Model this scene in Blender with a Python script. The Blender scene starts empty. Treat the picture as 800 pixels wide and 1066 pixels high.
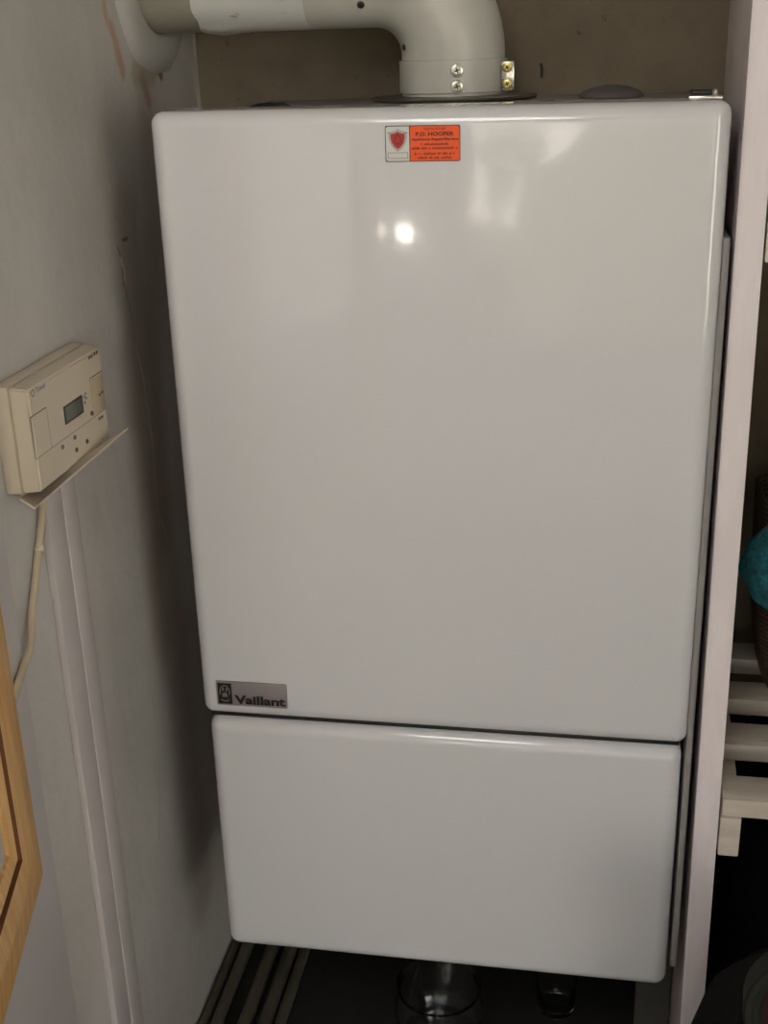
import bpy, bmesh, math, random
from mathutils import Vector, Matrix, noise
random.seed(4)
S = bpy.context.scene
COL = S.collection
PI = math.pi

# ------------------------------------------------------------------ materials
def lin(c):
    return tuple(((v/255)/12.92 if v/255 <= .04045 else ((v/255+.055)/1.055)**2.4) for v in c) + (1.0,)

class NT:
    """small node helper around one material"""
    def __init__(s, name):
        s.m = bpy.data.materials.new(name); s.m.use_nodes = True
        s.t = s.m.node_tree; s.b = s.t.nodes['Principled BSDF']
        s.pos = None
    def n(s, typ, **kw):
        nd = s.t.nodes.new(typ)
        for k, v in kw.items(): setattr(nd, k, v)
        return nd
    def link(s, a, b): s.t.links.new(a, b)
    def P(s):
        if not s.pos: s.pos = s.n('ShaderNodeTexCoord').outputs['Object']
        return s.pos
    def noise(s, scale, detail=4, rough=.55, vec=None, stretch=None):
        nd = s.n('ShaderNodeTexNoise'); nd.inputs['Scale'].default_value = scale
        nd.inputs['Detail'].default_value = detail; nd.inputs['Roughness'].default_value = rough
        v = vec or s.P()
        if stretch:
            mp = s.n('ShaderNodeMapping'); mp.inputs['Scale'].default_value = stretch
            s.link(v, mp.inputs['Vector']); v = mp.outputs[0]
        s.link(v, nd.inputs['Vector']); return nd.outputs['Fac']
    def ramp(s, fac, lo, hi, a=0., b=1.):
        nd = s.n('ShaderNodeMapRange'); nd.interpolation_type = 'SMOOTHSTEP'
        for i, v in zip((1, 2, 3, 4), (lo, hi, a, b)): nd.inputs[i].default_value = v
        s.link(fac, nd.inputs[0]); return nd.outputs[0]
    def mix(s, fac, a, b):
        nd = s.n('ShaderNodeMix', data_type='RGBA')
        for i, v in ((0, fac), (6, a), (7, b)):
            if isinstance(v, (int, float, tuple)): nd.inputs[i].default_value = v
            else: s.link(v, nd.inputs[i])
        return nd.outputs[2]
    def math(s, op, a, b=None):
        nd = s.n('ShaderNodeMath', operation=op)
        for i, v in enumerate((a, b)):
            if v is None: continue
            if isinstance(v, (int, float)): nd.inputs[i].default_value = v
            else: s.link(v, nd.inputs[i])
        return nd.outputs[0]
    def vm(s, op, a, b=None, out=0):
        nd = s.n('ShaderNodeVectorMath', operation=op)
        for i, v in enumerate((a, b)):
            if v is None: continue
            if isinstance(v, (tuple, Vector)): nd.inputs[i].default_value = v
            elif op == 'SCALE' and i == 1: s.link(v, nd.inputs['Scale'])
            else: s.link(v, nd.inputs[i])
        return nd.outputs['Value'] if op in ('DOT_PRODUCT', 'LENGTH', 'DISTANCE') else nd.outputs[0]
    def capsule(s, a, b, w, soft, rough_amt=.012, rscale=40):
        """mask of a stroke from a to b (object space), ragged by noise"""
        a = Vector(a); b = Vector(b); ba = b-a
        pa = s.vm('SUBTRACT', s.P(), a)
        h = s.math('DIVIDE', s.vm('DOT_PRODUCT', pa, ba), max(ba.dot(ba), 1e-6))
        nd = s.n('ShaderNodeClamp'); s.link(h, nd.inputs[0])
        sc = s.n('ShaderNodeVectorMath', operation='SCALE'); sc.inputs[0].default_value = ba; s.link(nd.outputs[0], sc.inputs['Scale'])
        d = s.vm('LENGTH', s.vm('SUBTRACT', pa, sc.outputs[0]))
        nz = s.math('MULTIPLY', s.math('SUBTRACT', s.noise(rscale, 3), .5), rough_amt*2)
        return s.ramp(s.math('ADD', d, nz), w+soft, w)
    def base(s, v):
        if isinstance(v, tuple): s.b.inputs['Base Color'].default_value = v
        else: s.link(v, s.b.inputs['Base Color'])
    def set(s, **kw):
        for k, v in kw.items():
            k = k.replace('_', ' ')
            if isinstance(v, (int, float, tuple)): s.b.inputs[k].default_value = v
            else: s.link(v, s.b.inputs[k])
    def bump(s, h, strength=.2, dist=.002):
        nd = s.n('ShaderNodeBump'); nd.inputs['Strength'].default_value = strength
        nd.inputs['Distance'].default_value = dist
        s.link(h, nd.inputs['Height']); s.link(nd.outputs[0], s.b.inputs['Normal'])

def plain(name, rgb, rough=.5, metal=0., var=.06, scale=30, spec=.5, bump=0., dist=.001):
    k = NT(name); c = lin(rgb)
    d = tuple(v*(1-var*2) for v in c[:3]) + (1.,)
    k.base(k.mix(k.noise(scale), d, tuple(min(1, v*(1+var)) for v in c[:3])+(1.,)))
    k.set(Roughness=rough, Metallic=metal)
    k.b.inputs['Specular IOR Level'].default_value = spec
    if bump: k.bump(k.noise(scale*4, 5), bump, dist)
    return k.m

M = {}
def mats():
    # glossy enamelled steel of the boiler
    k = NT('white_enamel')
    k.base(k.mix(k.noise(3, 2), lin((207, 206, 207)), lin((211, 210, 211))))
    k.set(Roughness=.06); k.b.inputs['Specular IOR Level'].default_value = .62
    k.bump(k.math('ADD', k.noise(9, 2), k.math('MULTIPLY', k.noise(160, 2), .05)), .03, .01)
    M['enamel'] = k.m
    M['casing'] = plain('grey_casing_paint', (150, 146, 142), .5)
    M['dark_gap'] = plain('dark_inner_steel', (38, 36, 36), .6)
    M['latch'] = plain('bright_plated_steel', (205, 200, 190), .22, .9)
    M['galv'] = plain('dull_plated_steel', (110, 106, 96), .38, .75)
    # flue
    k = NT('flue_grey_white_paint')
    k.base(k.mix(k.ramp(k.noise(14, 5), .35, .7), lin((186, 184, 174)), lin((200, 198, 189))))
    k.set(Roughness=.32); M['flue'] = k.m
    k = NT('flue_sleeve_paint')
    k.base(k.mix(k.ramp(k.noise(60, 5, .7, stretch=(1, 3, .6)), .62, .72), lin((208, 208, 202)), lin((146, 140, 122))))
    k.set(Roughness=.5); M['sleeve'] = k.m
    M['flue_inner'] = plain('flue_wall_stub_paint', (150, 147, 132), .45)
    M['plaster'] = plain('rough_plaster', (184, 181, 175), .8, var=.05, scale=30, bump=.2, dist=.003)
    M['screw'] = plain('zinc_screw', (190, 186, 172), .3, .85)
    M['brass'] = plain('brassy_screw', (196, 178, 110), .3, .85)
    M['slot'] = plain('dark_screw_slot', (52, 48, 40), .6)
    # left wall: dirty painted plaster with stains and cracks of its own
    X = -.2987
    k = NT('old_painted_plaster')
    c = k.mix(k.ramp(k.noise(5, 5, .6), .3, .7), lin((187, 183, 177)), lin((199, 195, 190)))
    c = k.mix(k.math('MULTIPLY', k.ramp(k.noise(22, 6, .7, stretch=(1, 1, .35)), .55, .75), .25), c, lin((164, 156, 142)))
    # brownish damp band running down the wall beside the boiler
    for a, b, w, sft, col, amt in [
        ((X, .128, 1.52), (X, .15, .75), .012, .045, (140, 116, 102), .45),
        ((X, .205, 1.62), (X, .135, 1.2), .004, .03, (142, 118, 106), .35),
        # rust stains round the plaster collar
        ((X, .118, 1.74), (X, .128, 1.690), .001, .006, (190, 146, 104), .75),
        ((X, .136, 1.685), (X, .153, 1.648), .0025, .008, (176, 124, 82), .65),
        ((X, .200, 1.640), (X, .212, 1.618), .002, .008, (150, 104, 74), .6),
        ((X, .243, 1.652), (X, .253, 1.640), .002, .006, (96, 72, 56), .8),
        ((X, .185, 1.645), (X, .23, 1.645), .006, .012, (150, 138, 104), .6),
        # cracks
        ((X, .098, 1.500), (X, .103, 1.488), .0003, .0020, (120, 100, 80), .7),
        ((X, .103, 1.488), (X, .106, 1.478), .0010, .0022, (214, 204, 184), .8),
        ((X, .106, 1.478), (X, .105, 1.466), .0018, .0022, (216, 204, 184), .9),
        ((X, .1035, 1.480), (X, .1025, 1.464), .0004, .0016, (92, 74, 58), .8),
        ((X, .105, 1.466), (X, .111, 1.440), .0003, .0024, (150, 130, 114), .55),
        ((X, .111, 1.440), (X, .117, 1.405), .0003, .0024, (154, 134, 118), .55),
        ((X, .117, 1.405), (X, .128, 1.366), .0006, .0022, (214, 204, 186), .7),
        ((X, .128, 1.366), (X, .131, 1.330), .0003, .0022, (206, 196, 178), .8),
        ((X, .131, 1.330), (X, .134, 1.300), .0006, .0020, (206, 196, 178), .8),
        ((X, .134, 1.300), (X, .128, 1.235), .0003, .0022, (196, 186, 170), .8),
        ((X, .128, 1.235), (X, .150, 1.190), .0003, .0022, (188, 178, 162), .7),
        ((X, .150, 1.190), (X, .172, 1.165), .0003, .0020, (180, 170, 154), .6),
        ((X, .095, 1.40), (X, .105, 1.10), .008, .030, (158, 138, 122), .40),
        ((X, .066, .985), (X, .040, .900), .0003, .0022, (178, 168, 152), .6),
        ((X, -.06, 1.66), (X, -.002, 1.597), .0002, .0016, (204, 200, 192), .3),
        ((X, -.002, 1.597), (X, .016, 1.545), .0002, .0016, (204, 200, 192), .3),
        ((X, .088, 1.60), (X, .090, 1.55), .0002, .0014, (206, 202, 192), .3),
        ((X, .112, 1.5035), (X, .122, 1.5035), .0006, .0022, (70, 58, 46), .8),
        ]:
        c = k.mix(k.math('MULTIPLY', k.capsule(a, b, w, sft, min(.006, w+sft*.35), 45), amt), c, lin(col))
    k.base(c); k.set(Roughness=.62)
    k.bump(k.math('ADD', k.noise(7, 3), k.math('MULTIPLY', k.noise(70, 5), .15)), .35, .012)
    M['wall_left'] = k.m
    # back wall, brownish and blotchy
    k = NT('grimy_back_plaster')
    c = k.mix(k.ramp(k.noise(6, 5, .65), .35, .68), lin((114, 102, 84)), lin((133, 121, 100)))
    c = k.mix(k.ramp(k.noise(55, 6, .75), .62, .74), c, lin((72, 64, 46)))
    k.base(c); k.set(Roughness=.85); k.bump(k.noise(40, 5), .3, .004)
    M['wall_back'] = k.m
    M['room'] = plain('room_wall_paint', (208, 206, 204), .8)
    M['ceiling'] = plain('ceiling_paint', (225, 222, 215), .9)
    k = NT('floor_boards'); k.base(k.mix(k.noise(8, 4, stretch=(1, 8, 1)), lin((78, 66, 54)), lin((102, 86, 70)))); k.set(Roughness=.5); M['floor'] = k.m
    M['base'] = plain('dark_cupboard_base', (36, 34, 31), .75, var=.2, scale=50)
    k = NT('white_gloss_wood')
    c = k.mix(k.ramp(k.noise(9, 4, .6, stretch=(6, 6, 1)), .35, .7), lin((226, 216, 216)), lin((233, 224, 224)))
    c = k.mix(k.math('MULTIPLY', k.ramp(k.noise(90, 4, .7), .68, .76), .5), c, lin((150, 132, 110)))
    k.base(c); k.set(Roughness=.45); k.bump(k.noise(60, 4, stretch=(4, 4, .4)), .15, .002)
    M['wood_white'] = k.m
    k = NT('slat_paint')
    c = k.mix(k.ramp(k.noise(12, 4, .6, stretch=(1, 6, 6)), .35, .7), lin((200, 190, 176)), lin((216, 206, 192)))
    c = k.mix(k.math('MULTIPLY', k.ramp(k.noise(70, 5, .75, stretch=(1, 3, 3)), .64, .72), .75), c, lin((122, 104, 78)))
    k.base(c); k.set(Roughness=.55); k.bump(k.noise(50, 5, stretch=(1, 4, 4)), .25, .002)
    M['slat'] = k.m
    M['trim'] = plain('trim_gloss_paint', (208, 201, 200), .42, var=.04, scale=8)
    M['trunk'] = plain('trunking_plastic', (192, 185, 182), .5, var=.04, scale=8)
    # programmer plastics
    M['cream'] = plain('aged_cream_plastic', (208, 195, 174), .45, var=.03, scale=12)
    M['cream_dark'] = plain('aged_cream_plastic_dull', (192, 174, 144), .5, var=.03, scale=12)
    M['lcd'] = plain('grey_green_display', (104, 108, 100), .4)
    M['lcd_rim'] = plain('dark_display_rim', (50, 48, 42), .4)
    M['mark_blue'] = plain('blue_grey_print', (116, 116, 140), .5)
    M['mark_dark'] = plain('dark_print', (98, 88, 78), .5)
    M['groove'] = plain('shadow_line_plastic', (120, 102, 78), .6)  # brown tone for the drawn cover seams and one button
    M['cable'] = plain('cream_cable_sheath', (186, 170, 144), .5)
    # pine
    k = NT('varnished_pine')
    g = k.noise(5, 4, .6, stretch=(30, 30, 1.6))
    c = k.mix(k.ramp(g, .35, .66), lin((212, 158, 88)), lin((228, 182, 112)))
    k.base(c); k.set(Roughness=.35); M['pine'] = k.m
    M['pine_groove'] = plain('pine_groove_stain', (112, 66, 30), .5)  # groove faces coloured darker than the rest of the frame
    k = NT('pane_glass'); k.base(lin((196, 202, 204))); k.set(Roughness=.12); k.b.inputs['Specular IOR Level'].default_value = .8; M['pane'] = k.m
    # sticker
    M['st_orange'] = plain('orange_red_label', (240, 86, 14), .4, var=.02)
    M['st_white'] = plain('white_label_paper', (206, 206, 200), .4, var=.02)
    M['st_dark'] = plain('dark_label_ink', (52, 30, 24), .5)
    M['st_red'] = plain('red_shield_ink', (176, 34, 26), .35)
    M['st_silver'] = plain('silver_shield_edge', (170, 168, 166), .35, .3)
    M['badge'] = plain('brushed_badge_metal', (150, 142, 140), .4, .35)
    M['black'] = plain('black_badge_ink', (18, 18, 18), .4)
    M['badge_silver'] = plain('badge_emblem_silver', (140, 138, 130), .4, .3)
    # soft things
    k = NT('teal_wool')
    nz = k.noise(55, 5, .7)
    k.base(k.mix(k.ramp(nz, .3, .7), lin((18, 70, 84)), lin((44, 124, 134)))); k.set(Roughness=.95)
    k.bump(k.noise(140, 4), .9, .006); M['teal'] = k.m
    k = NT('dull_straw')
    w = k.n('ShaderNodeTexWave'); w.inputs['Scale'].default_value = 60; w.inputs['Distortion'].default_value = 2; w.bands_direction = 'Z'
    k.link(k.P(), w.inputs['Vector'])
    k.base(k.mix(w.outputs['Fac'], lin((62, 46, 28)), lin((104, 82, 52)))); k.set(Roughness=.9); k.bump(w.outputs['Fac'], .6, .003); M['straw'] = k.m
    M['strap'] = plain('brown_strap_leather', (74, 50, 34), .6)
    M['blackcloth'] = plain('black_bag_fabric', (19, 18, 17), .95, var=.15, scale=60, bump=.5, dist=.002, spec=.15)
    M['blackcloth2'] = plain('black_coat_fabric', (16, 16, 16), .95, var=.2, scale=40, bump=.4, dist=.003, spec=.1)
    M['tin'] = plain('dull_green_grey_rim', (40, 41, 35), .7, var=.1, spec=.12)
    M['tin_face'] = plain('dull_reddish_lid', (44, 29, 27), .8, var=.2, scale=40, spec=.1)
    M['pipe'] = plain('tarnished_pipe', (104, 98, 84), .4, .35, var=.15, scale=40)
    M['offcut'] = plain('grey_board', (84, 82, 76), .7, var=.08)
    k = NT('clear_glass'); k.base((1, 1, 1, 1)); k.set(Roughness=.03, IOR=1.45); k.b.inputs['Transmission Weight'].default_value = 1; M['glass'] = k.m
    M['debris'] = plain('dark_felt', (34, 30, 36), .9)
    M['capgrey'] = plain('grey_rubber_cap', (104, 98, 98), .7)
    k = NT('lit_bulb'); k.base((1, 1, 1, 1)); k.set(Emission_Color=(1, .93, .82, 1), Emission_Strength=30.); M['bulb'] = k.m  # glow of the added wall lamp's bulbs
    k = NT('lit_globe'); k.base((1, 1, 1, 1)); k.set(Emission_Color=(1, .975, .94, 1), Emission_Strength=3.9); M['globe'] = k.m  # glow of the added ceiling globe
    # outdoors, behind the camera
    k = NT('sunlit_paving')
    k.base(k.mix(k.ramp(k.noise(1.3, 4, .65), .46, .56), lin((92, 92, 76)), lin((226, 218, 208)))); k.set(Roughness=.9); M['paving'] = k.m  # sun dapple painted into the colour of the added garden wall
    k = NT('lawn_grass'); k.base(k.mix(k.noise(3, 5), lin((92, 90, 64)), lin((122, 116, 88)))); k.set(Roughness=.95); M['lawn'] = k.m
    k = NT('hedge_leaves'); k.base(k.mix(k.noise(9, 4), lin((52, 52, 36)), lin((108, 106, 80)))); k.set(Roughness=.8); k.bump(k.noise(14, 4), .9, .2); M['hedge'] = k.m  # leaves of the added bushes
mats()

# ------------------------------------------------------------------ mesh helpers
def new_obj(name, bm, mat, parent=None, smooth=True):
    me = bpy.data.meshes.new(name)
    bmesh.ops.recalc_face_normals(bm, faces=bm.faces[:])
    bm.to_mesh(me); bm.free()
    for m in (mat if isinstance(mat, (list, tuple)) else [mat]): me.materials.append(m)
    if smooth:
        for p in me.polygons: p.use_smooth = True
    o = bpy.data.objects.new(name, me); COL.objects.link(o)
    if parent:
        o.parent = parent
        o.matrix_parent_inverse = Matrix.Translation(-parent.location) if parent.type == 'EMPTY' else Matrix.Identity(4)
    if smooth and len(me.polygons) > 6: sharp(me)
    return o

def sharp(me, ang=math.radians(38)):
    bm = bmesh.new(); bm.from_mesh(me)
    for e in bm.edges:
        if len(e.link_faces) == 2 and e.calc_face_angle(0) > ang: e.smooth = False
    bm.to_mesh(me); bm.free()

def box(bm, lo, hi, bev=0, seg=2):
    r = bmesh.ops.create_cube(bm, size=1)
    vs = r['verts']
    for v in vs:
        v.co = Vector([lo[i] + (v.co[i]+.5)*(hi[i]-lo[i]) for i in range(3)])
    if bev:
        es = list({e for v in vs for e in v.link_edges})
        bmesh.ops.bevel(bm, geom=es, offset=bev, segments=seg, profile=.5, affect='EDGES')
    return bm

def mbox(lo, hi, bev=0, seg=2): return box(bmesh.new(), lo, hi, bev, seg)

def hexa(bm, bot, top):
    """eight-corner solid: bot and top are 4 points each, same order"""
    vs = [bm.verts.new(p) for p in list(bot)+list(top)]
    for f in ((3, 2, 1, 0), (4, 5, 6, 7), (0, 1, 5, 4), (1, 2, 6, 5), (2, 3, 7, 6), (3, 0, 4, 7)): bm.faces.new([vs[i] for i in f])
    return bm

def tube(bm, pts, r, seg=16, closed_ends=True, rs=None):
    pts = [Vector(p) for p in pts]; rings = []
    t0 = (pts[1]-pts[0]).normalized()
    up = Vector((0, 0, 1)) if abs(t0.z) < .9 else Vector((0, 1, 0))
    nrm = (up - t0*up.dot(t0)).normalized()
    for i, p in enumerate(pts):
        t = (pts[min(i+1, len(pts)-1)] - pts[max(i-1, 0)]).normalized()
        nrm = (nrm - t*nrm.dot(t)).normalized(); bi = t.cross(nrm)
        rr = rs[i] if rs else r
        rings.append([bm.verts.new(p + (nrm*math.cos(a) + bi*math.sin(a))*rr) for a in [2*PI*j/seg for j in range(seg)]])
    for a, b in zip(rings, rings[1:]):
        for j in range(seg): bm.faces.new((a[j], a[(j+1) % seg], b[(j+1) % seg], b[j]))
    if closed_ends:
        bm.faces.new(rings[0][::-1]); bm.faces.new(rings[-1])
    return bm

def lathe(bm, prof, mat4, seg=40, cap=True):
    """prof: (r, h) pairs, spun about local Z then placed by mat4"""
    rings = [[bm.verts.new(mat4 @ Vector((r*math.cos(a), r*math.sin(a), h))) for a in [2*PI*j/seg for j in range(seg)]] for r, h in prof]
    for a, b in zip(rings, rings[1:]):
        for j in range(seg): bm.faces.new((a[j], a[(j+1) % seg], b[(j+1) % seg], b[j]))
    if cap:
        bm.faces.new(rings[0][::-1]); bm.faces.new(rings[-1])
    return bm

def rot_to(axis, loc):
    q = Vector((0, 0, 1)).rotation_difference(Vector(axis))
    return Matrix.Translation(loc) @ q.to_matrix().to_4x4()

def blob(center, rad, sub=4, amp=.15, freq=3., seed=0, flat_z=None):
    bm = bmesh.new(); bmesh.ops.create_icosphere(bm, subdivisions=sub, radius=1)
    for v in bm.verts:
        n = noise.fractal(v.co*freq + Vector((seed, seed*2.3, 0)), 1., 2., 4)
        d = v.co * (1 + amp*n)
        v.co = Vector(center) + Vector((d.x*rad[0], d.y*rad[1], d.z*rad[2]))
        if flat_z is not None and v.co.z < flat_z: v.co.z = flat_z
    return bm

def catmull(pts, n=8):
    pts = [Vector(p) for p in pts]; out = []
    ext = [pts[0]*2-pts[1]] + pts + [pts[-1]*2-pts[-2]]
    for i in range(1, len(ext)-2):
        a, b, c, d = ext[i-1:i+3]
        for k in range(n):
            t = k/n
            out.append(.5*((2*b) + (c-a)*t + (2*a-5*b+4*c-d)*t*t + (3*b-a-3*c+d)*t**3))
    out.append(pts[-1]); return out

def text_bm(body, fit, place, bold=0., depth=.0):
    """body set inside fit=(u0,v0,u1,v1); place(u,v,w)->world point"""
    cu = bpy.data.curves.new('lettering', 'FONT'); cu.body = body; cu.offset = bold; cu.resolution_u = 3
    to = bpy.data.objects.new('lettering', cu); COL.objects.link(to)
    bpy.context.view_layer.update()
    me = bpy.data.meshes.new_from_object(to.evaluated_get(bpy.context.evaluated_depsgraph_get()))
    bpy.data.objects.remove(to); bpy.data.curves.remove(cu)
    bm = bmesh.new(); bm.from_mesh(me); bpy.data.meshes.remove(me)
    xs = [v.co.x for v in bm.verts]; ys = [v.co.y for v in bm.verts]
    x0, x1, y0, y1 = min(xs), max(xs), min(ys), max(ys)
    for v in bm.verts:
        v.co = place(fit[0] + (v.co.x-x0)/(x1-x0)*(fit[2]-fit[0]), fit[1] + (v.co.y-y0)/(y1-y0)*(fit[3]-fit[1]), depth)
    return bm

def polys(bm, shapes, place, depth=0.):
    for sh in shapes:
        vs = [bm.verts.new(place(u, v, depth)) for u, v in sh]; bm.faces.new(vs)
    return bm

def thing(name, label, cat, loc, group=None):
    o = bpy.data.objects.new(name, None); COL.objects.link(o); o.location = loc
    o.empty_display_size = .05
    tag(o, label, cat, group); return o
def tag(o, label, cat, group=None):
    o['label'] = label; o['category'] = cat
    if group: o['group'] = group
    return o
def struct(name, bm, mat, parent=None, smooth=False):
    o = new_obj(name, bm, mat, parent, smooth)
    if parent is None: o['kind'] = 'structure'
    return o

# ------------------------------------------------------------------ setting
XW, YB = -.2987, .36
ZB = .60                     # top of the dark cupboard base under the boiler
struct('floor', mbox((-1.7, -3.3, -.1), (1.7, .46, 0)), M['floor'])
struct('ceiling', mbox((-1.7, -3.3, 2.4), (1.7, .46, 2.5)), M['ceiling'])
struct('wall_left', mbox((-.40, -.75, 0), (XW, YB+.1, 2.4)), M['wall_left'])
struct('wall_back', mbox((-1.7, YB, 0), (1.7, YB+.1, 2.4)), M['wall_back'])
struct('wall_west', mbox((-1.7, -3.3, 0), (-1.6, .46, 2.4)), M['room'])
b = mbox((1.6, -1.5, 0), (1.7, .36, 2.4))
box(b, (1.6, -3.3, 0), (1.7, -3.1, 2.4)); box(b, (1.6, -3.1, 0), (1.7, -1.5, .8)); box(b, (1.6, -3.1, 2.15), (1.7, -1.5, 2.4))
struct('wall_right', b, M['room'])
b = mbox((-1.6, -3.3, 0), (-.42, -3.2, 2.4))
box(b, (1.02, -3.3, 0), (1.6, -3.2, 2.4)); box(b, (-.42, -3.3, 2.15), (1.02, -3.2, 2.4)); box(b, (-.42, -3.3, 0), (1.02, -3.2, .80))
struct('wall_rear', b, M['room'])
struct('wall_closet', mbox((.50, -.29, ZB), (.54, YB, 2.4)), M['wall_back'])  # unseen closet side, added and sized to keep light off the shelves
# window frame in the right-hand wall of the room, door lining behind the camera
b = mbox((1.62, -3.1, .8), (1.67, -3.04, 2.15)); box(b, (1.62, -1.56, .8), (1.67, -1.5, 2.15))
box(b, (1.62, -3.04, .8), (1.67, -1.56, .86)); box(b, (1.62, -3.04, 2.09), (1.67, -1.56, 2.15))
struct('window_1', b, M['trim'])
b = mbox((-.42, -3.3, .80), (-.38, -3.18, 2.15), .004); box(b, (0.98, -3.3, .80), (1.02, -3.18, 2.15), .004); box(b, (-.38, -3.3, 2.11), (0.98, -3.18, 2.15), .004); box(b, (-.38, -3.3, .80), (0.98, -3.18, .84), .004); box(b, (.60, -3.28, .84), (.64, -3.2, 2.11), .004)
struct('window_2', b, M['trim'])
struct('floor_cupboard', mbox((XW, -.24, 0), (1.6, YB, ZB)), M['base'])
# painted door lining on the left wall and the plastic trunking beside it
struct('trim_1', mbox((XW, -.75, ZB), (XW+.006, -.188, 2.4), .002), M['trim'], smooth=True)
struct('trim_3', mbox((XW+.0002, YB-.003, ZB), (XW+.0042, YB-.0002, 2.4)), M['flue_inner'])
b = mbox((XW, -.119, ZB), (XW+.0070, -.0895, 1.39), .0012); box(b, (XW, -.0905, ZB), (XW+.0082, -.0645, 1.39), .002)
struct('trim_2', b, M['trunk'], smooth=True)

# ------------------------------------------------------------------ boiler
Z0, Z1, ZS = .805, 1.6193, 1.0765
boiler = thing('boiler', 'large white gas boiler hung on the back wall, with an orange sticker and silver badge', 'boiler', (0, .18, Z0))
def door_panel(name, lo, hi, r, zsplit_round):
    """pressed steel door: rounded rectangle face with rolled edges, open at the back"""
    bm = bmesh.new(); seg = 8
    x0, x1, z0, z1 = lo[0], hi[0], lo[2], hi[2]
    def ring(inset, y, rc):
        pts = []
        for cx, cz, a0 in ((x1-inset-rc, z1-inset-rc, 0), (x0+inset+rc, z1-inset-rc, PI/2), (x0+inset+rc, z0+inset+rc, PI), (x1-inset-rc, z0+inset+rc, 1.5*PI)):
            for j in range(seg+1):
                a = a0 + j/seg*PI/2
                pts.append(bm.verts.new((cx+rc*math.cos(a), y, cz+rc*math.sin(a))))
        return pts
    er = .013
    rings = [ring(0, hi[1], r)]
    for j in range(0, 9):
        a = j/8*PI/2
        ins = er*(1-math.cos(a)); y = lo[1] + er*(1-math.sin(a))
        rings.append(ring(ins, y, max(r-ins, .0015)))
    for a, bb in zip(rings, rings[1:]):
        n = len(a)
        for j in range(n): bm.faces.new((a[j], a[(j+1) % n], bb[(j+1) % n], bb[j]))
    bm.faces.new(rings[-1]); bm.faces.new(rings[0][::-1])
    return new_obj(name, bm, M['enamel'], boiler)
up = door_panel('upper_door', (-.2225, -.003, ZS+.0025), (.2225, .05, Z1), .010, 0)
lowd = door_panel('lower_door', (-.2195, 0, Z0), (.2195, .05, ZS-.0025), .012, 0)
new_obj('casing', mbox((-.2190, .051, Z0+.012), (.2190, YB-.001, Z1-.008), .004), M['casing'], boiler)
new_obj('gap_channel', mbox((-.2165, .008, ZS-.0022), (.2165, .048, ZS+.0022)), M['dark_gap'], boiler)
new_obj('side_rail', mbox((.2228, .012, .823), (.2288, .075, 1.52), .0015), M['casing'], boiler)
new_obj('underside_tray', mbox((-.20, .06, Z0+.004), (.20, YB-.01, Z0+.0118)), M['dark_gap'], boiler)
# latch clip on the top right edge
b = mbox((.191, .012, Z1+.0002), (.2155, .05, Z1+.0030), .0008)
lt = new_obj('latch', b, M['latch'], boiler)
b = mbox((.194, .026, Z1+.003), (.213, .048, Z1+.0062), .001)
new_obj('latch_plate', b, M['dark_gap'], lt)
b = bmesh.new(); lathe(b, [(.0015, 0), (.0022, .001), (.0022, .0034), (.001, .0046)], rot_to((0, 0, 1), (.2105, .022, Z1+.003)), 14)
new_obj('latch_pin', b, M['screw'], lt)
# low grey domed cap on top of the casing
b = bmesh.new(); lathe(b, [(.030, 0), (.030, .001), (.027, .005), (.018, .0085), (.006, .0105), (.0005, .0108)], rot_to((0, 0, 1), (.136, .27, Z1-.0075)), 36)
new_obj('top_cap', b, M['capgrey'], boiler)

# silver badge, lower left of the upper door
yF = -.003
def pf(y): return lambda u, v, w: Vector((u, y-w, v))
bx0, bx1, bz0, bz1 = -.2063, -.1385, 1.0925, 1.1180
bd = new_obj('badge', mbox((bx0, yF-.0016, bz0), (bx1, yF+.0002, bz1), .0012), M['badge'], up)
bd['label'] = 'silver badge with black lettering'
yb = yF-.0017
b = text_bm('Vaillant', (bx0+.0172, bz0+.0024, bx1-.0016, bz0+.0118), pf(yb), .045)
new_obj('lettering', b, M['black'], bd, False)
ex0, ex1, ez0, ez1 = bx0+.0018, bx0+.0152, bz0+.0018, bz1-.0020
new_obj('emblem_ground', polys(bmesh.new(), [[(ex0, ez0), (ex1, ez0), (ex1, ez1), (ex0, ez1)]], pf(yb)), M['black'], bd, False)
def ring2(cx, cz, rx, rz, t, a0=0, a1=2*PI, n=20):
    out = []
    for i in range(n):
        p, q = a0+(a1-a0)*i/n, a0+(a1-a0)*(i+1)/n
        out.append([(cx+(rx-t)*math.cos(p), cz+(rz-t)*math.sin(p)), (cx+rx*math.cos(p), cz+rz*math.sin(p)), (cx+rx*math.cos(q), cz+rz*math.sin(q)), (cx+(rx-t)*math.cos(q), cz+(rz-t)*math.sin(q))])
    return out
ecx = (ex0+ex1)/2
sh = ring2(ecx, ez0+.0125, .0051, .0072, .0009, -.45, PI+.45)
sh += ring2(ecx, ez0+.0066, .0050, .0042, .0011, PI+.5, 2*PI-.5)
sh += [[(ecx-.0030, ez0+.0138), (ecx-.0018, ez0+.0132), (ecx-.0004, ez0+.0162), (ecx-.0016, ez0+.0180)],
       [(ecx+.0004, ez0+.0132), (ecx+.0018, ez0+.0132), (ecx+.0034, ez0+.0168), (ecx+.0022, ez0+.0172)],
       [(ecx-.0026, ez0+.0074), (ecx+.0026, ez0+.0074), (ecx+.0020, ez0+.0112), (ecx+.0004, ez0+.0122), (ecx-.0024, ez0+.0110)]]
new_obj('emblem', polys(bmesh.new(), sh, pf(yb-.0002)), M['badge_silver'], bd, False)

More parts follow.
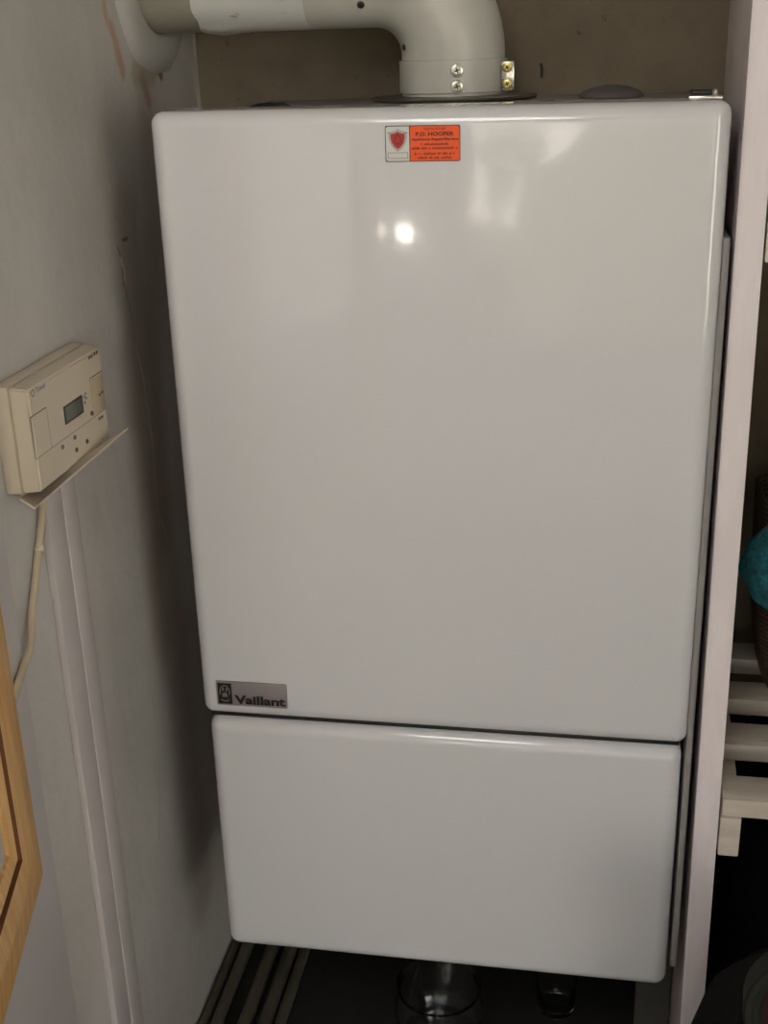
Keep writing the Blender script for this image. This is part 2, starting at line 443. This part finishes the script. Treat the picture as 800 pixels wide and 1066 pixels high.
# orange service sticker
sx0, sx1, sz0, sz1 = -.0331, .0244, 1.5798, 1.6063
def rrect(x0, z0, x1, z1, r, n=5):
    out = []
    for cx, cz, a0 in ((x1-r, z1-r, 0), (x0+r, z1-r, PI/2), (x0+r, z0+r, PI), (x1-r, z0+r, 1.5*PI)):
        for j in range(n+1):
            a = a0+j/n*PI/2; out.append((cx+r*math.cos(a), cz+r*math.sin(a)))
    return out
st = new_obj('service_sticker', polys(bmesh.new(), [rrect(sx0, sz0, sx1, sz1, .0018)], pf(yF-.0003)), M['st_dark'], up, False)
st['label'] = 'orange and white sticker with a red shield'
xm = sx0+.0190
t = .0006
b = polys(bmesh.new(), [[(xm+.0003, sz0+t), (sx1-.0018, sz0+t), (sx1-t, sz0+.0018), (sx1-t, sz1-.0018), (sx1-.0018, sz1-t), (xm+.0003, sz1-t)]], pf(yF-.0005))
new_obj('orange_field', b, M['st_orange'], st, False)
b = polys(bmesh.new(), [[(sx0+.0018, sz0+t), (xm-.0004, sz0+t), (xm-.0004, sz1-t), (sx0+.0018, sz1-t), (sx0+t, sz1-.0018), (sx0+t, sz0+.0018)]], pf(yF-.0005))
new_obj('white_field', b, M['st_white'], st, False)
scx, scz = (sx0+xm)/2+.0003, sz0+.0158
def shield(k):
    prof = [(0, 1.0), (.28, .86), (.62, .78), (1, .72), (.98, .2), (.82, -.28), (.5, -.68), (0, -1.0)]
    r = [(scx+x*.0072*k, scz+y*.0084*k) for x, y in prof]
    return r + [(2*scx-x, z) for x, z in reversed(r[1:-1])]
new_obj('shield_edge', polys(bmesh.new(), [shield(1.0)], pf(yF-.0007)), M['st_silver'], st, False)
b = polys(bmesh.new(), [shield(.76)], pf(yF-.0009))
polys(b, ring2(scx, scz, .0022, .0034, .0008), pf(yF-.0010)); 
new_obj('shield_face', b, M['st_red'], st, False)
b = bmesh.new()
polys(b, ring2(scx, scz+.0005, .0026, .0036, .0006), pf(yF-.0011))
for x0, z0, x1, z1 in ((sx0+.002, sz0+.0025, xm-.0016, sz0+.0028), (sx0+.002, sz0+.0066, xm-.0016, sz0+.0069), (sx0+.002, sz0+.0025, sx0+.0023, sz0+.0069), (xm-.0019, sz0+.0025, xm-.0016, sz0+.0069),
                       (sx0+.0015, sz1-.0056, sx0+.0042, sz1-.0053), (xm-.0045, sz1-.0056, xm-.0015, sz1-.0053)):
    polys(b, [[(x0, z0), (x1, z0), (x1, z1), (x0, z1)]], pf(yF-.0008))
new_obj('shield_lines', b, M['slot'], st, False)
def line(txt, zc, h, x0, x1, bold): 
    return text_bm(txt, (x0, zc-h/2, x1, zc+h/2), pf(yF-.0007), bold)
ox = xm+.0012; oe = sx1-.0014; ocx = (ox+oe)/2
lines = [('SERVICED BY', .0238, .0017, ocx-.0085, ocx+.0085, .0), ('P.D. HOOPER', .0201, .0030, ocx-.0145, ocx+.0145, .03),
         ('Appliance Repair/Service', .0161, .0024, ox, oe, .03)]
bm_all = bmesh.new()
for tx, z, h, x0, x1, bo in lines:
    q = line(tx, sz0+z, h, x0, x1, bo); me = bpy.data.meshes.new('t'); q.to_mesh(me); q.free(); bm_all.from_mesh(me); bpy.data.meshes.remove(me)
# four lines of print too small to read: word-length strokes
rr = random.Random(2)
for z, h, x0, x1, words in ((.0127, .0016, ocx-.0105, ocx+.0105, 3), (.0098, .0017, ox+.0002, oe-.0002, 4), (.0058, .0017, ocx-.0155, ocx+.0155, 3), (.0029, .0016, ocx-.0130, ocx+.0130, 3)):
    x = x0
    while x < x1-.0006:
        w = rr.uniform(.0007, .0011); hh = h*rr.choice((1, .75, .75, 1))
        polys(bm_all, [[(x, sz0+z-h/2), (x+w*.62, sz0+z-h/2), (x+w*.62, sz0+z-h/2+hh), (x, sz0+z-h/2+hh)]], pf(yF-.0007))
        x += w + (.0012 if rr.random() < .14 else 0)
new_obj('lettering', bm_all, M['st_dark'], st, False)

# ------------------------------------------------------------------ flue
FX, FY, FZ, FR = -.0095, .242, 1.7260, .0478
flue = thing('flue_pipe', 'pale grey flue pipe rising from the boiler top and bending left into the wall', 'flue pipe', (FX, FY, Z1))
BR = .072
zc = FZ-BR
pts = [(FX, FY, 1.618), (FX, FY, 1.630), (FX, FY, zc)]
for i in range(1, 15):
    a = i/14*PI/2
    pts.append((FX-BR+BR*math.cos(a), FY, zc+BR*math.sin(a)))
pts += [(-.10, FY, FZ), (-.137, FY, FZ)]
b = tube(bmesh.new(), pts, FR, 48); new_obj('elbow', b, M['flue'], flue)
# horizontal run: joint socket, white sleeve with a ragged edge, darker stub into the wall
b = tube(bmesh.new(), [(-.1365, FY, FZ), (-.1410, FY, FZ), (-.1500, FY, FZ)], FR-.0001, 48); new_obj('joint_socket', b, M['flue'], flue)
bm = bmesh.new(); seg = 72; rings = []
for xi, x in enumerate((-.1410, -.170, -.200, -.228, -.2455)):
    ring = []
    for j in range(seg):
        a = 2*PI*j/seg
        dx = 0
        if xi in (0, 4): dx = (.0010 if xi == 0 else .0035)*noise.noise(Vector((math.cos(a)*2.2, math.sin(a)*2.2, xi)))
        r = FR+.0004 + .0007*noise.noise(Vector((x*60, math.cos(a)*3, math.sin(a)*3)))
        if xi in (3,) and math.sin(a) < -.9: r += .0022
        ring.append(bm.verts.new((x+dx, FY+r*math.cos(a), FZ+r*math.sin(a))))
    rings.append(ring)
for a_, b_ in zip(rings, rings[1:]):
    for j in range(seg): bm.faces.new((a_[j], a_[(j+1) % seg], b_[(j+1) % seg], b_[j]))
bm.faces.new(rings[0][::-1]); bm.faces.new(rings[-1])
sl = new_obj('sleeve', bm, M['sleeve'], flue); sl['label'] = 'whiter ragged-edged sleeve'
b = tube(bmesh.new(), [(-.244, FY, FZ), (-.27, FY, FZ), (XW+.0008, FY, FZ)], FR-.0006, 48); new_obj('wall_stub', b, M['flue_inner'], flue)
# plaster collar on the wall
bm = bmesh.new(); seg = 60; rings = []
for rad, x in ((.051, XW+.0006), (.0515, XW+.007), (.058, XW+.0085), (.072, XW+.0075), (.080, XW+.0065), (.083, XW+.0045), (.088, XW+.0006)):
    ring = []
    for j in range(seg):
        a = 2*PI*j/seg
        rr_ = rad*(1 + (.07*min(1, (rad-.0515)/.03) if rad > .052 else 0)*(noise.noise(Vector((math.cos(a)*1.8, math.sin(a)*1.8, 3))) + .3*noise.noise(Vector((math.cos(a)*4, math.sin(a)*4, 8)))))
        yy = FY + rr_*math.cos(a)*1.10
        ring.append(bm.verts.new((x, min(yy, YB-.002), FZ+rr_*math.sin(a)*.93)))
    rings.append(ring)
for a_, b_ in zip(rings, rings[1:]):
    for j in range(seg): bm.faces.new((a_[j], a_[(j+1) % seg], b_[(j+1) % seg], b_[j]))
cl = new_obj('wall_collar', bm, M['plaster'], flue); cl['label'] = 'rough plaster collar on the wall'
# clamp band, flange plate, screws
b = bmesh.new(); lathe(b, [(FR+.0002, 0), (FR+.0024, .0004), (FR+.0024, .0282), (FR+.0002, .0286)], rot_to((0, 0, 1), (FX, FY, 1.6205)), 64)
band = new_obj('clamp_band', b, M['flue'], flue)
b = bmesh.new(); lathe(b, [(.050, 0), (.0765, .0), (.0775, .001), (.0765, .0022), (.055, .0030), (.050, .0030)], rot_to((0, 0, 1), (FX+.001, FY-.006, 1.6150)), 72)
fl = new_obj('flange_plate', b, M['galv'], flue); fl['label'] = 'thin dark metal flange plate'
b = bmesh.new(); lathe(b, [(.050, 0), (.090, 0), (.0905, .0012), (.088, .0022), (.050, .0024)], rot_to((0, 0, 1), (FX+.004, FY-.004, 1.6115)), 72)
new_obj('base_ring', b, M['casing'], flue)
def screw(parent, loc, axis, r, mat):
    bm = bmesh.new(); lathe(bm, [(r, 0), (r, .0008), (r*.92, .0016), (r*.55, .0020), (r*.5, .0012), (r*.1, .0011)], rot_to(axis, loc), 20)
    s = new_obj('screw', bm, mat, parent)
    q = Matrix.Rotation(.5, 4, 'Z')
    bm = bmesh.new(); m4 = rot_to(axis, loc) @ q
    for sx, sy in ((r*.42, r*.11), (r*.11, r*.42)):
        vs = [bm.verts.new(m4 @ Vector((x, y, .00135))) for x, y in ((-sx, -sy), (sx, -sy), (sx, sy), (-sx, sy))]; bm.faces.new(vs)
    new_obj('screw_slot', bm, M['slot'], s, False)
    return s
def radial(ang, r=FR+.0022): return (FX+r*math.sin(ang), FY-r*math.cos(ang)), (math.sin(ang), -math.cos(ang), 0)
for z in (1.6400, 1.6263):
    (x, y), ax = radial(.18); screw(band, (x, y, z), ax, .0058, M['screw'])
# bracket on the right of the band
br = new_obj('clamp_bracket', mbox((FX+.0462, FY-.026, 1.6205), (FX+.0585, FY-.020, 1.6468), .0018), M['latch'], band)
for z in (1.6410, 1.6268): screw(flue, (FX+.0520, FY-.0262, z), (0, -1, 0), .0044, M['brass'])
(x, y), ax = radial(-1.05, FR); screw(flue, (x, y, 1.6605), ax, .0028, M['slot'])
screw(flue, (-.088, FY-FR*.80, FZ-FR*.60), (0, -.8, -.6), .0034, M['slot'])

# dark scrap of felt lying on the boiler top
b = bmesh.new()
prof = [(-.190, 0), (-.184, .0026), (-.172, .0048), (-.160, .0080), (-.152, .0088), (-.144, .0040), (-.134, .0028), (-.130, 0)]
vs0 = [b.verts.new((x, .10, Z1-.0075+z)) for x, z in prof]; vs1 = [b.verts.new((x+.004, .14, Z1-.0075+z*.8)) for x, z in prof]
for i in range(len(prof)-1): b.faces.new((vs0[i], vs0[i+1], vs1[i+1], vs1[i]))
b.faces.new(vs0[::-1]); b.faces.new(vs1); b.faces.new((vs0[0], vs1[0], vs1[-1], vs0[-1]))
tag(new_obj('felt_scrap', b, M['debris']), 'small black scrap lying on the boiler top, left of the flue', 'scrap')
# bent black nail in the back wall
b = tube(bmesh.new(), catmull([(.066, YB-.0002, 1.640), (.066, YB-.012, 1.640), (.067, YB-.018, 1.638), (.0672, YB-.019, 1.628)], 5), .0012, 8)
tag(new_obj('bent_nail', b, M['slot']), 'small bent nail in the back wall, right of the flue clamp', 'nail')

# ------------------------------------------------------------------ programmer
py0, py1, pz0, pz1, px = -.166, -.026, 1.3590, 1.4415, -.2722
prog = thing('heating_programmer', 'cream wall-mounted heating programmer with small grey display and open flap', 'programmer', (XW, -.096, pz0))
new_obj('back_plate', mbox((XW+.0002, py0, pz0), (-.2862, py1, pz1), .0012), M['cream'], prog)
b = hexa(bmesh.new(), [(-.2858, py0+.0006, pz0+.0006), (-.2858, py0+.0006, pz1-.0006), (-.2858, py1-.0006, pz1-.0006), (-.2858, py1-.0006, pz0+.0006)],
         [(px, py0+.0045, pz0+.001), (px, py0+.0045, pz1-.0035), (px, py1-.0015, pz1-.0035), (px, py1-.0015, pz0+.001)])
bmesh.ops.bevel(b, geom=b.edges[:], offset=.0016, segments=3, affect='EDGES')
cov = new_obj('cover', b, M['cream'], prog)
def pr(u, v, w): return Vector((px+.00015+w, u, v))
def quad(u0, v0, u1, v1): return [(u0, v0), (u1, v0), (u1, v1), (u0, v1)]
new_obj('display_rim', mbox((px-.001, -.1082, 1.3957), (px+.0004, -.0726, 1.4103), .0003), M['lcd_rim'], prog)
dsp = new_obj('display', mbox((px-.001, -.1058, 1.3972), (px+.0006, -.0752, 1.4088), .0003), M['lcd'], prog)
# cover seams: the flush lid at the left, the side column at the right
g = .0005
b = bmesh.new()
polys(b, [quad(-.1635, 1.4180, -.1365, 1.4180+2*g), quad(-.1640, 1.3868, -.1640+2*g, 1.4185), quad(-.1365, 1.3865, -.1365+g, 1.4185), quad(-.1640, 1.3862, -.1100, 1.3862+g),
          quad(-.0540, 1.4178, -.0285, 1.4178+2*g), quad(-.1100, 1.3858, -.0285, 1.3858+g), quad(-.0545, 1.3860, -.0545+g, 1.4178)], pr)
new_obj('seam', b, M['groove'], prog, False)
new_obj('side_key', mbox((px-.001, -.0535, 1.3870), (px+.0009, -.0300, 1.4165), .0005), M['cream_dark'], prog)
new_obj('logo', text_bm('Tower', (-.1500, 1.4330, -.1325, 1.4372), lambda u, v, w: pr(u, v, .0001), .02), M['mark_blue'], prog, False)
b = polys(bmesh.new(), ring2(-.1545, 1.4345, .0028, .0028, .0009, 0, 2*PI, 14), pr, .0001)
new_obj('logo_ring', b, M['mark_blue'], prog, False)
b = bmesh.new()
for u0, v0, w, h in ((-.0520, 1.4335, .0085, .0026), (-.0415, 1.4340, .0090, .0026), (-.0430, 1.4002, .0045, .0022), (-.0372, 1.4008, .0045, .0022), (-.0460, 1.3805, .0095, .0024)):
    polys(b, [quad(u0, v0, u0+w*.42, v0+h), quad(u0+w*.52, v0, u0+w, v0+h)], pr, .00105 if -.0535 < u0 < -.036 and v0 < 1.41 and v0 > 1.39 else .0001)
for u0, v0 in ((-.0700, 1.4065), (-.0700, 1.4015), (-.0668, 1.4045), (-.0672, 1.4085)):
    polys(b, [quad(u0, v0, u0+.0030, v0+.0016)], pr, .0001)
new_obj('lettering', b, M['mark_dark'], prog, False)
for u, v, mt in ((-.0585, 1.3905, 'mark_dark'), (-.1185, 1.3815, 'mark_blue'), (-.0950, 1.3818, 'mark_blue'), (-.0735, 1.3715, 'mark_dark'), (-.0945, 1.3712, 'groove')):
    bm = bmesh.new(); lathe(bm, [(.0019, 0), (.0019, .0008), (.0014, .0013), (.0002, .0014)], rot_to((1, 0, 0), (px, u, v)), 14)
    new_obj('button', bm, M[mt], prog)
# flap, hinged along the bottom edge and hanging askew
top4 = [Vector(p) for p in ((-.2895, -.1645, 1.3560), (-.2788, -.1630, 1.3478), (-.2557, -.0262, 1.3690), (-.2715, -.0275, 1.3588))]
b = hexa(bmesh.new(), [p-Vector((0, 0, .0020)) for p in top4], top4)
bmesh.ops.bevel(b, geom=b.edges[:], offset=.0005, segments=2, affect='EDGES')
flp = new_obj('flap', b, M['cream'], prog); flp['label'] = 'thin cream flap hanging open'

# cable from the programmer, clipped down the wall
cp = [(-.2925, -.1195, 1.3560), (-.2930, -.1203, 1.3400), (-.2935, -.1285, 1.3180), (-.2940, -.1384, 1.3005), (-.2940, -.1495, 1.2808), (-.2935, -.1640, 1.2591), (-.2890, -.1805, 1.2427), (-.2885, -.1960, 1.2317), (-.2885, -.2300, 1.2080), (-.2885, -.27, 1.17)]
cb = tag(new_obj('cable', tube(bmesh.new(), catmull(cp, 8), .0031, 12), M['cable']), 'cream cable running down the left wall from the programmer', 'cable')
b = tube(bmesh.new(), [(-.2940, -.1345, 1.3046), (-.2940, -.1372, 1.3010)], .0040, 14)
new_obj('clip', b, M['cream'], cb)

# ------------------------------------------------------------------ pine-framed pane at the left edge
ang = math.radians(15.2)
P0 = Vector((-.265, -.2568, 1.0893)); D = Vector((-math.sin(ang), math.cos(ang), 0)); N = Vector((D.y, -D.x, 0)); K = .9406
pf_root = thing('pine_frame', 'golden pine frame around a pale pane at the left edge, beside the white trim', 'frame', P0)
W_, H_ = .36, .62
prof = [(0, -.016), (0, 0), (.0300, .0030), (.0320, .0030), (.0500, .0005), (.0510, -.0040), (.0545, -.0040), (.0555, -.0010), (.0655, -.0035), (.0660, -.0060), (.0660, -.016)]
prof = [(a*1.0, c) for a, c in prof]
def fr_pt(s, z, h): return P0 + D*s + Vector((0, 0, z)) + N*h
def member(name, corners):
    """one mitred member between two outer corners; corners = ((s,z,inward_s,inward_z), ...)"""
    bm = bmesh.new(); cols = []
    for (s, z, ds, dz) in corners:
        cols.append([bm.verts.new(fr_pt(s+ds*a, z+dz*a, c)) for a, c in prof])
    A, B = cols; n = len(prof)
    for j in range(n):
        f = bm.faces.new((A[j], A[(j+1) % n], B[(j+1) % n], B[j]))
        if j in (4, 5, 6): f.material_index = 1
    bm.faces.new(A[::-1]); bm.faces.new(B)
    return new_obj(name, bm, [M['pine'], M['pine_groove']], pf_root)
c00, c01, c10, c11 = (0, 0, -1, 1), (0, H_, -1, -1), (-W_, 0, 1, 1), (-W_, H_, 1, -1)
member('stile', (c00, c01)); member('rail', (c00, c10)); member('stile', (c10, c11)); member('rail', (c01, c11))
b = hexa(bmesh.new(), [fr_pt(-.0663, .0663, -.014), fr_pt(-W_+.0663, .0663, -.014), fr_pt(-W_+.0663, H_-.0663, -.014), fr_pt(-.0663, H_-.0663, -.014)],
         [fr_pt(-.0663, .0663, -.0056), fr_pt(-W_+.0663, .0663, -.0056), fr_pt(-W_+.0663, H_-.0663, -.0056), fr_pt(-.0663, H_-.0663, -.0056)])
new_obj('pane', b, M['pane'], pf_root, False)

# ------------------------------------------------------------------ upright board and slatted shelves on the right
up_b = [(.2368, 0, ZB), (.2575, 0, ZB), (.2670, YB-.001, ZB), (.2464, YB-.001, ZB)]
up_t = [(.2268, 0, 2.2), (.2474, 0, 2.2), (.2670, YB-.001, 2.2), (.2464, YB-.001, 2.2)]
b = hexa(bmesh.new(), up_b, up_t)
bmesh.ops.bevel(b, geom=[e for e in b.edges if abs(e.verts[0].co.z-e.verts[1].co.z) > 1], offset=.0012, segments=2, affect='EDGES')
tag(new_obj('upright_board', b, M['wood_white']), 'tall white-painted upright board standing right of the boiler, carrying the slatted shelves', 'board')
def xr(y, z):   # right face of the board
    f = .2575 + (z-ZB)/(2.2-ZB)*(.2474-.2575); return f + (.2670-f)*y/(YB-.001) + .0014
def shelf(ztop, label, x1=.4965):
    o = thing('slatted_shelf', label, 'shelf', (.26, 0, ztop), 'white slatted shelves')
    tg, lg = .018, .042
    b = hexa(bmesh.new(), [(xr(0, ztop)+.0004, -.0005, ztop-tg-lg), (xr(0, ztop)+.0184, -.0005, ztop-tg-lg), (xr(.35, ztop)+.0184, .352, ztop-tg-lg), (xr(.35, ztop)+.0004, .352, ztop-tg-lg)],
             [(xr(0, ztop)+.0004, -.0005, ztop-tg-.0006), (xr(0, ztop)+.0184, -.0005, ztop-tg-.0006), (xr(.35, ztop)+.0184, .352, ztop-tg-.0006), (xr(.35, ztop)+.0004, .352, ztop-tg-.0006)])
    bmesh.ops.bevel(b, geom=b.edges[:], offset=.0008, segments=2, affect='EDGES')
    new_obj('batten', b, M['slat'], o)
    new_obj('batten', mbox((x1-.019, 0, ztop-tg-lg), (x1-.001, .352, ztop-tg), .0008), M['slat'], o)
    for y0, y1 in ((0, .0405), (.0936, .1350), (.1807, .2200), (.2690, .3100)):
        sl = new_obj('slat', mbox((xr(y0, ztop)+(.0012 if y0 == 0 else .0006), y0, ztop-tg), (x1, y1, ztop), .0012), M['slat'], o)
    return o
shelf(1.0265, 'lower white slatted shelf right of the upright board, under the teal woollen hat')
shelf(1.5632, 'upper white slatted shelf whose end shows at the right edge, beside the upright board')
# nails showing in the upper batten end
# straw bag with strap, teal hat tucked against its front
bag = thing('straw_bag', 'brown straw bag standing on the lower slatted shelf at the right edge', 'bag', (.392, .235, 1.0265))
def rounded_ring(bm, x0, x1, y0, y1, z, r, n=5):
    out = []
    for cx, cy, a0 in ((x1-r, y1-r, 0), (x0+r, y1-r, PI/2), (x0+r, y0+r, PI), (x1-r, y0+r, 1.5*PI)):
        for j in range(n+1):
            a = a0+j/n*PI/2; out.append(bm.verts.new((cx+r*math.cos(a), cy+r*math.sin(a), z)))
    return out
bm = bmesh.new()
rings = [rounded_ring(bm, x0, .785-x0, y0, .47-y0, z, .03) for x0, y0, z in ((.318, .190, 1.0267), (.311, .182, 1.045), (.303, .176, 1.10), (.299, .174, 1.17), (.297, .176, 1.235), (.300, .180, 1.238), (.304, .182, 1.20), (.318, .192, 1.04))]
for a_, b_ in zip(rings, rings[1:]):
    n = len(a_)
    for j in range(n): bm.faces.new((a_[j], a_[(j+1) % n], b_[(j+1) % n], b_[j]))
bm.faces.new(rings[0][::-1]); bm.faces.new(rings[-1])
new_obj('body', bm, M['straw'], bag)
for y in (.176, .294):
    p = catmull([(.335, y, 1.200), (.330, y-.003 if y < .2 else y+.003, 1.25), (.345, y, 1.33), (.392, y, 1.36), (.440, y, 1.33), (.455, y, 1.25), (.45, y, 1.20)], 6)
    new_obj('handle', tube(bmesh.new(), p, .0055, 10), M['strap'], bag)
bm = blob((.331, .1215, 1.203), (.060, .050, .050), 5, .07, 2.2, 5)
tag(new_obj('woollen_hat', bm, M['teal']), 'teal blue woolly hat bulging out in front of the brown bag', 'hat')

# dark things low on the right
def heap(center, rad, p, amp, freq, seed, ymax):
    bm = bmesh.new(); bmesh.ops.create_icosphere(bm, subdivisions=5, radius=1)
    for v in bm.verts:
        c = v.co.copy(); n = noise.fractal(c*freq + Vector((seed, seed*2.3, 0)), 1., 2., 4)
        q = Vector([math.copysign(abs(t)**p, t) for t in c]) * (1 + amp*n)
        v.co = Vector((min(center[0]+q.x*rad[0], .4975), min(center[1]+q.y*rad[1], ymax), min(max(center[2]+q.z*rad[2], ZB+.0005), .955)))
    return bm
tag(new_obj('black_bag', heap((.364, -.100, .765), (.140, .085, .178), .80, .07, 1.5, 11, -.004), M['blackcloth']),
    'soft black fabric bag covering the foot of the white upright board', 'bag')
tag(new_obj('black_coat', heap((.384, .175, .78), (.106, .165, .24), .7, .08, 1.5, 23, .355), M['blackcloth2']),
    'crumpled black coat heaped under the lower slatted shelf', 'coat')  # heap extended to the back wall to blacken the slat gaps above
TC, TR = Vector((.3080, -.182, .9560)), .046
tin = thing('round_tin', 'dim round tin with a greenish rim and reddish lid in the bottom right corner', 'tin', TC-Vector((0, 0, TR)))
m4 = rot_to((-.10, -1, .30), TC)
b = bmesh.new(); lathe(b, [(TR*.93, -.034), (TR*.98, -.032), (TR*.98, -.006), (TR, -.005), (TR, .001), (TR*.96, .003), (TR*.86, .003), (TR*.83, .0), (.001, 0)], m4, 56)
new_obj('body', b, M['tin'], tin)
b = bmesh.new(); lathe(b, [(TR*.72, .0003), (TR*.72, .0012), (TR*.66, .0022), (TR*.50, .0016), (.001, .0016)], m4, 48)
ld = new_obj('lid', b, M['tin_face'], tin); ld['label'] = 'reddish lid'

# ------------------------------------------------------------------ under the boiler
for x, r, y0, lab in ((-.2915, .0058, .352, 'thin grey pipe lowest on the left, running along the foot of the left wall'),
                  (-.2750, .0078, .350, 'grey pipe second from the left wall, running under the boiler'),
                  (-.2425, .0085, .348, 'brownish pipe third from the left wall, running under the boiler'),
                  (-.2195, .0082, .346, 'grey pipe fourth from the left wall, running under the boiler'),
                  (-.2022, .0066, .344, 'slim pipe farthest from the left wall of the row under the boiler')):
    p = catmull([(x, -.235, ZB+r+.0004), (x, .0, ZB+r+.0004), (x, .20, ZB+r+.0004), (x, y0-.05, ZB+r+.0004)], 4)
    p += [Vector((x, y0-.05+.028*math.sin(a), ZB+r+.0004+.028*(1-math.cos(a)))) for a in [i/6*PI/2 for i in range(1, 7)]] + [Vector((x, y0-.022, Z0-.002 if x > -.23 else 1.0))]
    o = new_obj('heating_pipe', tube(bmesh.new(), p, r, 16), M['pipe'])
    tag(o, lab, 'pipe', 'pipes under the boiler')
    bm = bmesh.new(); lathe(bm, [(r+.0002, 0), (r+.0016, .001), (r+.0016, .010), (r+.0002, .011)], rot_to((0, 1, 0), (x, .11+.03*((x*1e4) % 3), ZB+r+.002)), 18)
def vessel(name, label, cat, c, prof, t):
    """thin-walled glass vessel; prof = outer (r, h) from the base up"""
    inner = [(max(r-t, .0005), h+(t*3 if i < 2 else 0)) for i, (r, h) in enumerate(prof)]
    full = [(.0005, 0)] + prof + [(prof[-1][0]-t*.5, prof[-1][1]+t*.4)] + inner[::-1] + [(.0005, t*3)]
    bm = bmesh.new(); lathe(bm, full, Matrix.Translation(c), 48, cap=False)
    bmesh.ops.remove_doubles(bm, verts=bm.verts[:], dist=.0001)
    return tag(new_obj(name, bm, M['glass']), label, cat)
vessel('glass_bowl', 'round clear glass bowl in the dark under the middle of the boiler', 'bowl', (-.016, .105, ZB+.0005),
       [(.026, 0), (.030, .002), (.043, .018), (.050, .040), (.051, .058), (.047, .074), (.0455, .080), (.048, .086)], .0026)
vessel('drinking_glass', 'small clear glass tumbler in the dark under the right half of the boiler', 'glass', (.112, .178, ZB+.0005),
       [(.018, 0), (.0205, .002), (.0225, .012), (.0245, .05), (.0262, .092)], .0022)
b = mbox((.2005, .148, ZB+.0005), (.2385, .166, .798), .001)
tag(new_obj('grey_offcut', b, M['offcut']), 'plain grey board offcut standing under the right corner of the boiler', 'board')

# ------------------------------------------------------------------ outdoors, light, camera
struct('ground_outside', mbox((-6, -12, -.25), (8, -3.3, -.1)), M['lawn'])
struct('wall_garden', mbox((-6, -9.3, -.25), (8, -9.0, 2.3)), M['paving'])  # added unseen wall, mirrored as the bright cloud on the boiler door
struct('wall_neighbour', mbox((4.6, -9, -.25), (4.9, 3, 2.7)), M['ceiling'])  # added unseen pale wall, gives the highlight on the boiler's right edge
for i, (x, y, z, rx, rz) in enumerate(((-3.3, -7.6, .7, .95, 1.1), (-1.58, -7.9, .45, .66, 1.05), (.52, -7.8, .62, 1.05, 1.3), (3.3, -7.6, .8, .95, 1.2))):  # added unseen bushes, their gaps shape the bright door reflection
    bm = blob((x, y, z), (rx, .6, rz), 4, .2, 2.2, 40+i*3, -.1)
    tag(new_obj('garden_bush', bm, M['hedge']), ['leafy garden bush outdoors, leftmost of the row', 'leafy garden bush outdoors, second of the row', 'leafy garden bush outdoors, third of the row', 'leafy garden bush outdoors, last of the row'][i], 'bush', 'garden bushes')
pl = thing('ceiling_lamp', 'white globe lamp hanging from the ceiling of the room in front of the boiler', 'lamp', (-.10, -1.25, 2.4))  # added lamp, unseen, makes the boiler brighter towards its top
new_obj('rod', tube(bmesh.new(), [(-.10, -1.25, 2.3995), (-.10, -1.25, 2.38)], .008, 12), M['latch'], pl)
b = bmesh.new(); lathe(b, [(.045, -.012), (.05, -.004), (.05, 0)], Matrix.Translation((-.10, -1.25, 2.3995)), 28); new_obj('ceiling_rose', b, M['latch'], pl)
bm = bmesh.new(); bmesh.ops.create_uvsphere(bm, u_segments=32, v_segments=20, radius=.20); bmesh.ops.translate(bm, verts=bm.verts[:], vec=(-.10, -1.25, 2.19))
new_obj('globe', bm, M['globe'], pl)
# added unseen two-bulb lamp, makes the small glints on the boiler door
wl = thing('wall_lamp', 'small two-bulb lamp on the rear wall of the room, beside the garden door', 'lamp', (-.58, -3.2, 1.16))
new_obj('back_plate', mbox((-.76, -3.1995, 1.15), (-.57, -3.185, 1.24), .004), M['latch'], wl)
for x, r in ((-.728, .012), (-.612, .022)):
    new_obj('arm', tube(bmesh.new(), [(x, -3.184, 1.195), (x, -3.165+r*.2, 1.195)], .008, 10), M['latch'], wl)
    bm = bmesh.new(); bmesh.ops.create_uvsphere(bm, u_segments=20, v_segments=12, radius=r)
    bmesh.ops.translate(bm, verts=bm.verts[:], vec=(x, -3.165+r, 1.195))
    new_obj('bulb', bm, M['bulb'], wl)

W = bpy.data.worlds.new('World'); S.world = W; W.use_nodes = True
nt = W.node_tree; bg = nt.nodes['Background']
sk = nt.nodes.new('ShaderNodeTexSky'); sk.sky_type = 'NISHITA'; sk.sun_disc = False
sk.sun_elevation = math.radians(42); sk.sun_rotation = math.radians(40); sk.dust_density = 2.5
hs = nt.nodes.new('ShaderNodeHueSaturation'); hs.inputs['Saturation'].default_value = .28
nt.links.new(sk.outputs[0], hs.inputs['Color']); nt.links.new(hs.outputs[0], bg.inputs[0]); bg.inputs[1].default_value = .22

sl = bpy.data.lights.new('sun', 'SUN'); sl.energy = 19; sl.angle = math.radians(.6); sl.color = (1, .97, .93)
so = bpy.data.objects.new('sun', sl); COL.objects.link(so)
so.rotation_euler = Vector((.58, -.52, -.63)).to_track_quat('-Z', 'Y').to_euler()

cam = bpy.data.cameras.new('camera'); co = bpy.data.objects.new('camera', cam); COL.objects.link(co)
X_ = Vector((.985, .1702, -.0277)).normalized(); F_ = Vector((-.1686, .9166, -.3625)).normalized()
X_ = (X_ - F_*X_.dot(F_)).normalized(); U_ = X_.cross(F_)
m = Matrix((X_, U_, -F_)).transposed().to_4x4(); m.translation = Vector((.1311, -.9471, 1.6651))
co.matrix_world = m
cam.sensor_fit = 'VERTICAL'; cam.sensor_height = 36; cam.lens = 1256/1066*36; cam.clip_start = .02; cam.clip_end = 100
S.camera = co
vs = S.view_settings; vs.view_transform = 'Standard'; vs.look = 'None'; vs.gamma = 1; vs.use_curve_mapping = False
vs.exposure = 1.18
